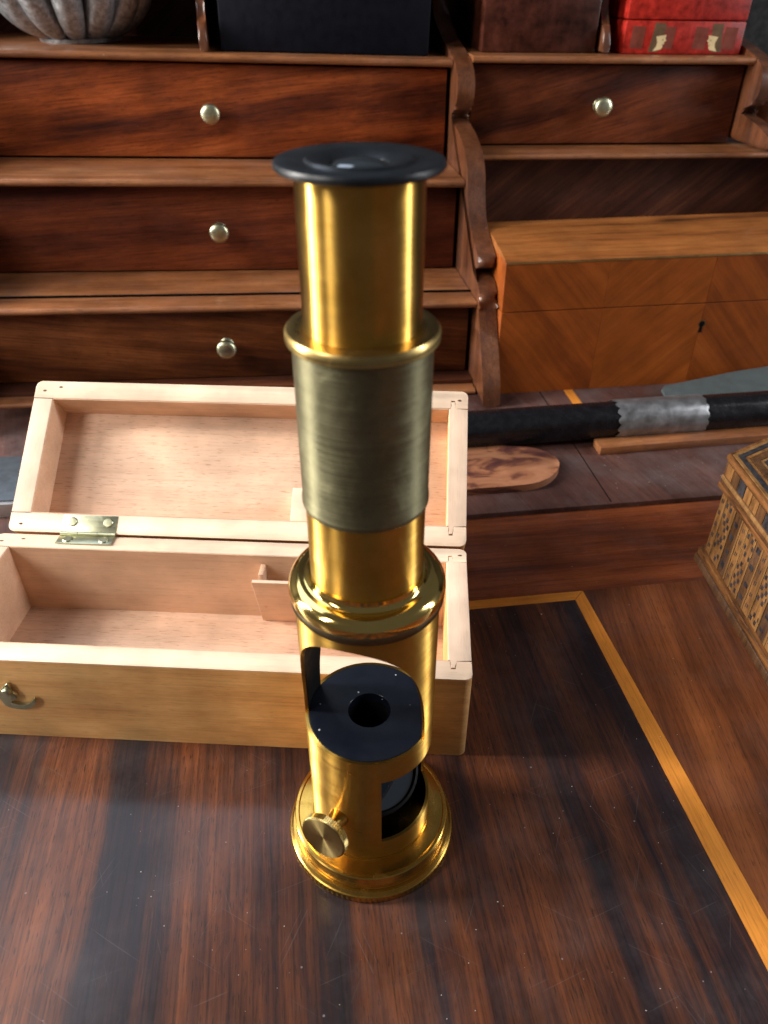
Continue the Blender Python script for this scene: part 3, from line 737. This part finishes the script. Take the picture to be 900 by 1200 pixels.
# stage
Lathe('stage', [(.61, 5.42), (1.735, 5.42), (1.735, 5.71), (1.72, 5.735), (.615, 5.735), (.61, 5.73), (.61, 5.42)], 'blk', ms, n=128)
Lathe('light_well', [(.612, 5.6), (.612, 3.4), (.0, 3.4)], 'blk_in', ms, n=64)
# mirror in the lower drum
mt = bpy.data.objects.new('mirror', None); col.objects.link(mt); mt.parent = ms
mt.location = (0, 0, 3.1*U); mt.rotation_euler = (rad(-14), rad(20), 0)
Lathe('mirror_cell', [(0, -.22), (1.45, -.22), (1.5, -.15), (1.5, .10), (1.42, .14), (1.36, .10), (1.36, .04)], 'blk_in', mt, n=96)
Lathe('mirror_glass', [(0, .05), (1.36, .05)], 'glass', mt, n=96)
# focusing knob
ka = rad(-29)
T4 = Matrix.Rotation(ka, 4, 'Z') @ Matrix.Translation((1.80, 0, 2.95)) @ Matrix.Rotation(rad(90-8), 4, 'Y')
kn = bpy.data.objects.new('mirror_knob', None); col.objects.link(kn); kn.parent = ms
Lathe('stem', [(0, -.1), (.31, -.1), (.30, .06), (.22, .40), (.19, .66), (0, .66)], 'brass_base', kn, n=48, M4=T4)
Lathe('knurled_head', [(0, .64), (.60, .64), (.68, .66), (.72, .70), (.72, .87), (.69, .91), (.66, .92), (.45, .905), (.2, .895), (0, .89)], 'brass_turned', kn, n=150, knurl={3, 4}, ang=20).matrix_local = Matrix.Translation(T4.translation*U) @ T4.to_3x3().to_4x4()
# collar and knurled ring
Lathe('lower_ring', [(1.80, 10.30), (1.90, 10.30), (1.93, 10.33), (1.93, 10.50), (1.90, 10.53), (1.5, 10.53)], 'brass_ring', ms, n=300, knurl={2, 3})
col_prof = [(1.5, 10.54), (1.90, 10.54), (1.95, 10.58), (1.955, 10.66)]
col_prof += [(1.62+.33*math.cos(rad(a)), 10.68+.30*math.sin(rad(a))) for a in range(8, 95, 8)]
col_prof += [(1.56, 10.97), (1.50, 10.99), (1.46, 11.04), (1.445, 11.12), (1.43, 11.2), (1.36, 11.2)]
Lathe('collar', col_prof, 'brass_pol', ms, n=128)
Lathe('body_tube', [(1.36, 10.6), (1.375, 10.7), (1.375, 13.4), (1.0, 13.4)], 'brass', ms, n=128)
Lathe('sleeve', [(1.30, 13.22), (1.43, 13.22), (1.445, 13.25), (1.445, 13.34), (1.425, 13.38), (1.425, 17.05), (1.2, 17.05)], 'brass_old', ms, n=128)
Lathe('upper_ring', [(1.42, 17.02), (1.50, 17.04), (1.545, 17.08), (1.55, 17.12), (1.55, 17.24), (1.50, 17.30), (1.3, 17.32), (1.17, 17.30)], 'brass_dull', ms, n=260, knurl={3, 4})
Lathe('draw_tube', [(1.16, 17.0), (1.17, 17.1), (1.17, 20.2), (1.0, 20.2)], 'brass', ms, n=128)
Lathe('eyepiece_cap', [(0, 20.14), (1.30, 20.14), (1.47, 20.17), (1.515, 20.22), (1.515, 20.27), (1.49, 20.31), (1.42, 20.33), (1.05, 20.30), (.98, 20.30), (.94, 20.34), (.88, 20.345), (.60, 20.27), (.52, 20.24), (.50, 20.16), (.0, 20.15)], 'blk_cap', ms, n=128, ang=25)
Lathe('eye_lens', [(0, 20.34), (.15, 20.332), (.30, 20.305), (.42, 20.27), (.50, 20.22)], 'glass', ms, n=64)

# crumbs and dust lying on the desk
bm = bmesh.new(); rnd = random.Random(11)
for k in range(130):
    if k < 60: x, y, z = rnd.uniform(4.5, 22), rnd.uniform(33.4, 37.5), .3
    elif k < 100: x, y, z = rnd.uniform(-10, 9), rnd.uniform(8, 15.8), 0
    else: x, y, z = rnd.uniform(3.3, 13), rnd.uniform(12, 29), 0
    if math.hypot(x-AX[0], y-AX[1]) < 3.0: continue
    r = rnd.uniform(.006, .014) if k % 14 else rnd.uniform(.016, .024)
    g = bmesh.ops.create_icosphere(bm, subdivisions=1, radius=r)
    for v in g['verts']: v.co = Vector((x+v.co.x*rnd.uniform(.8, 1.8), y+v.co.y*rnd.uniform(.7, 1.4), z+.001+(v.co.z+r)*.5))
o = link_mesh('dust_specks', bm, 'crumb', smooth=False); o['kind'] = 'stuff'
o['label'] = 'pale dust specks and crumbs scattered over the dark desk top'; o['category'] = 'dust'
S.render.film_transparent = False
S.cycles.max_bounces = 8
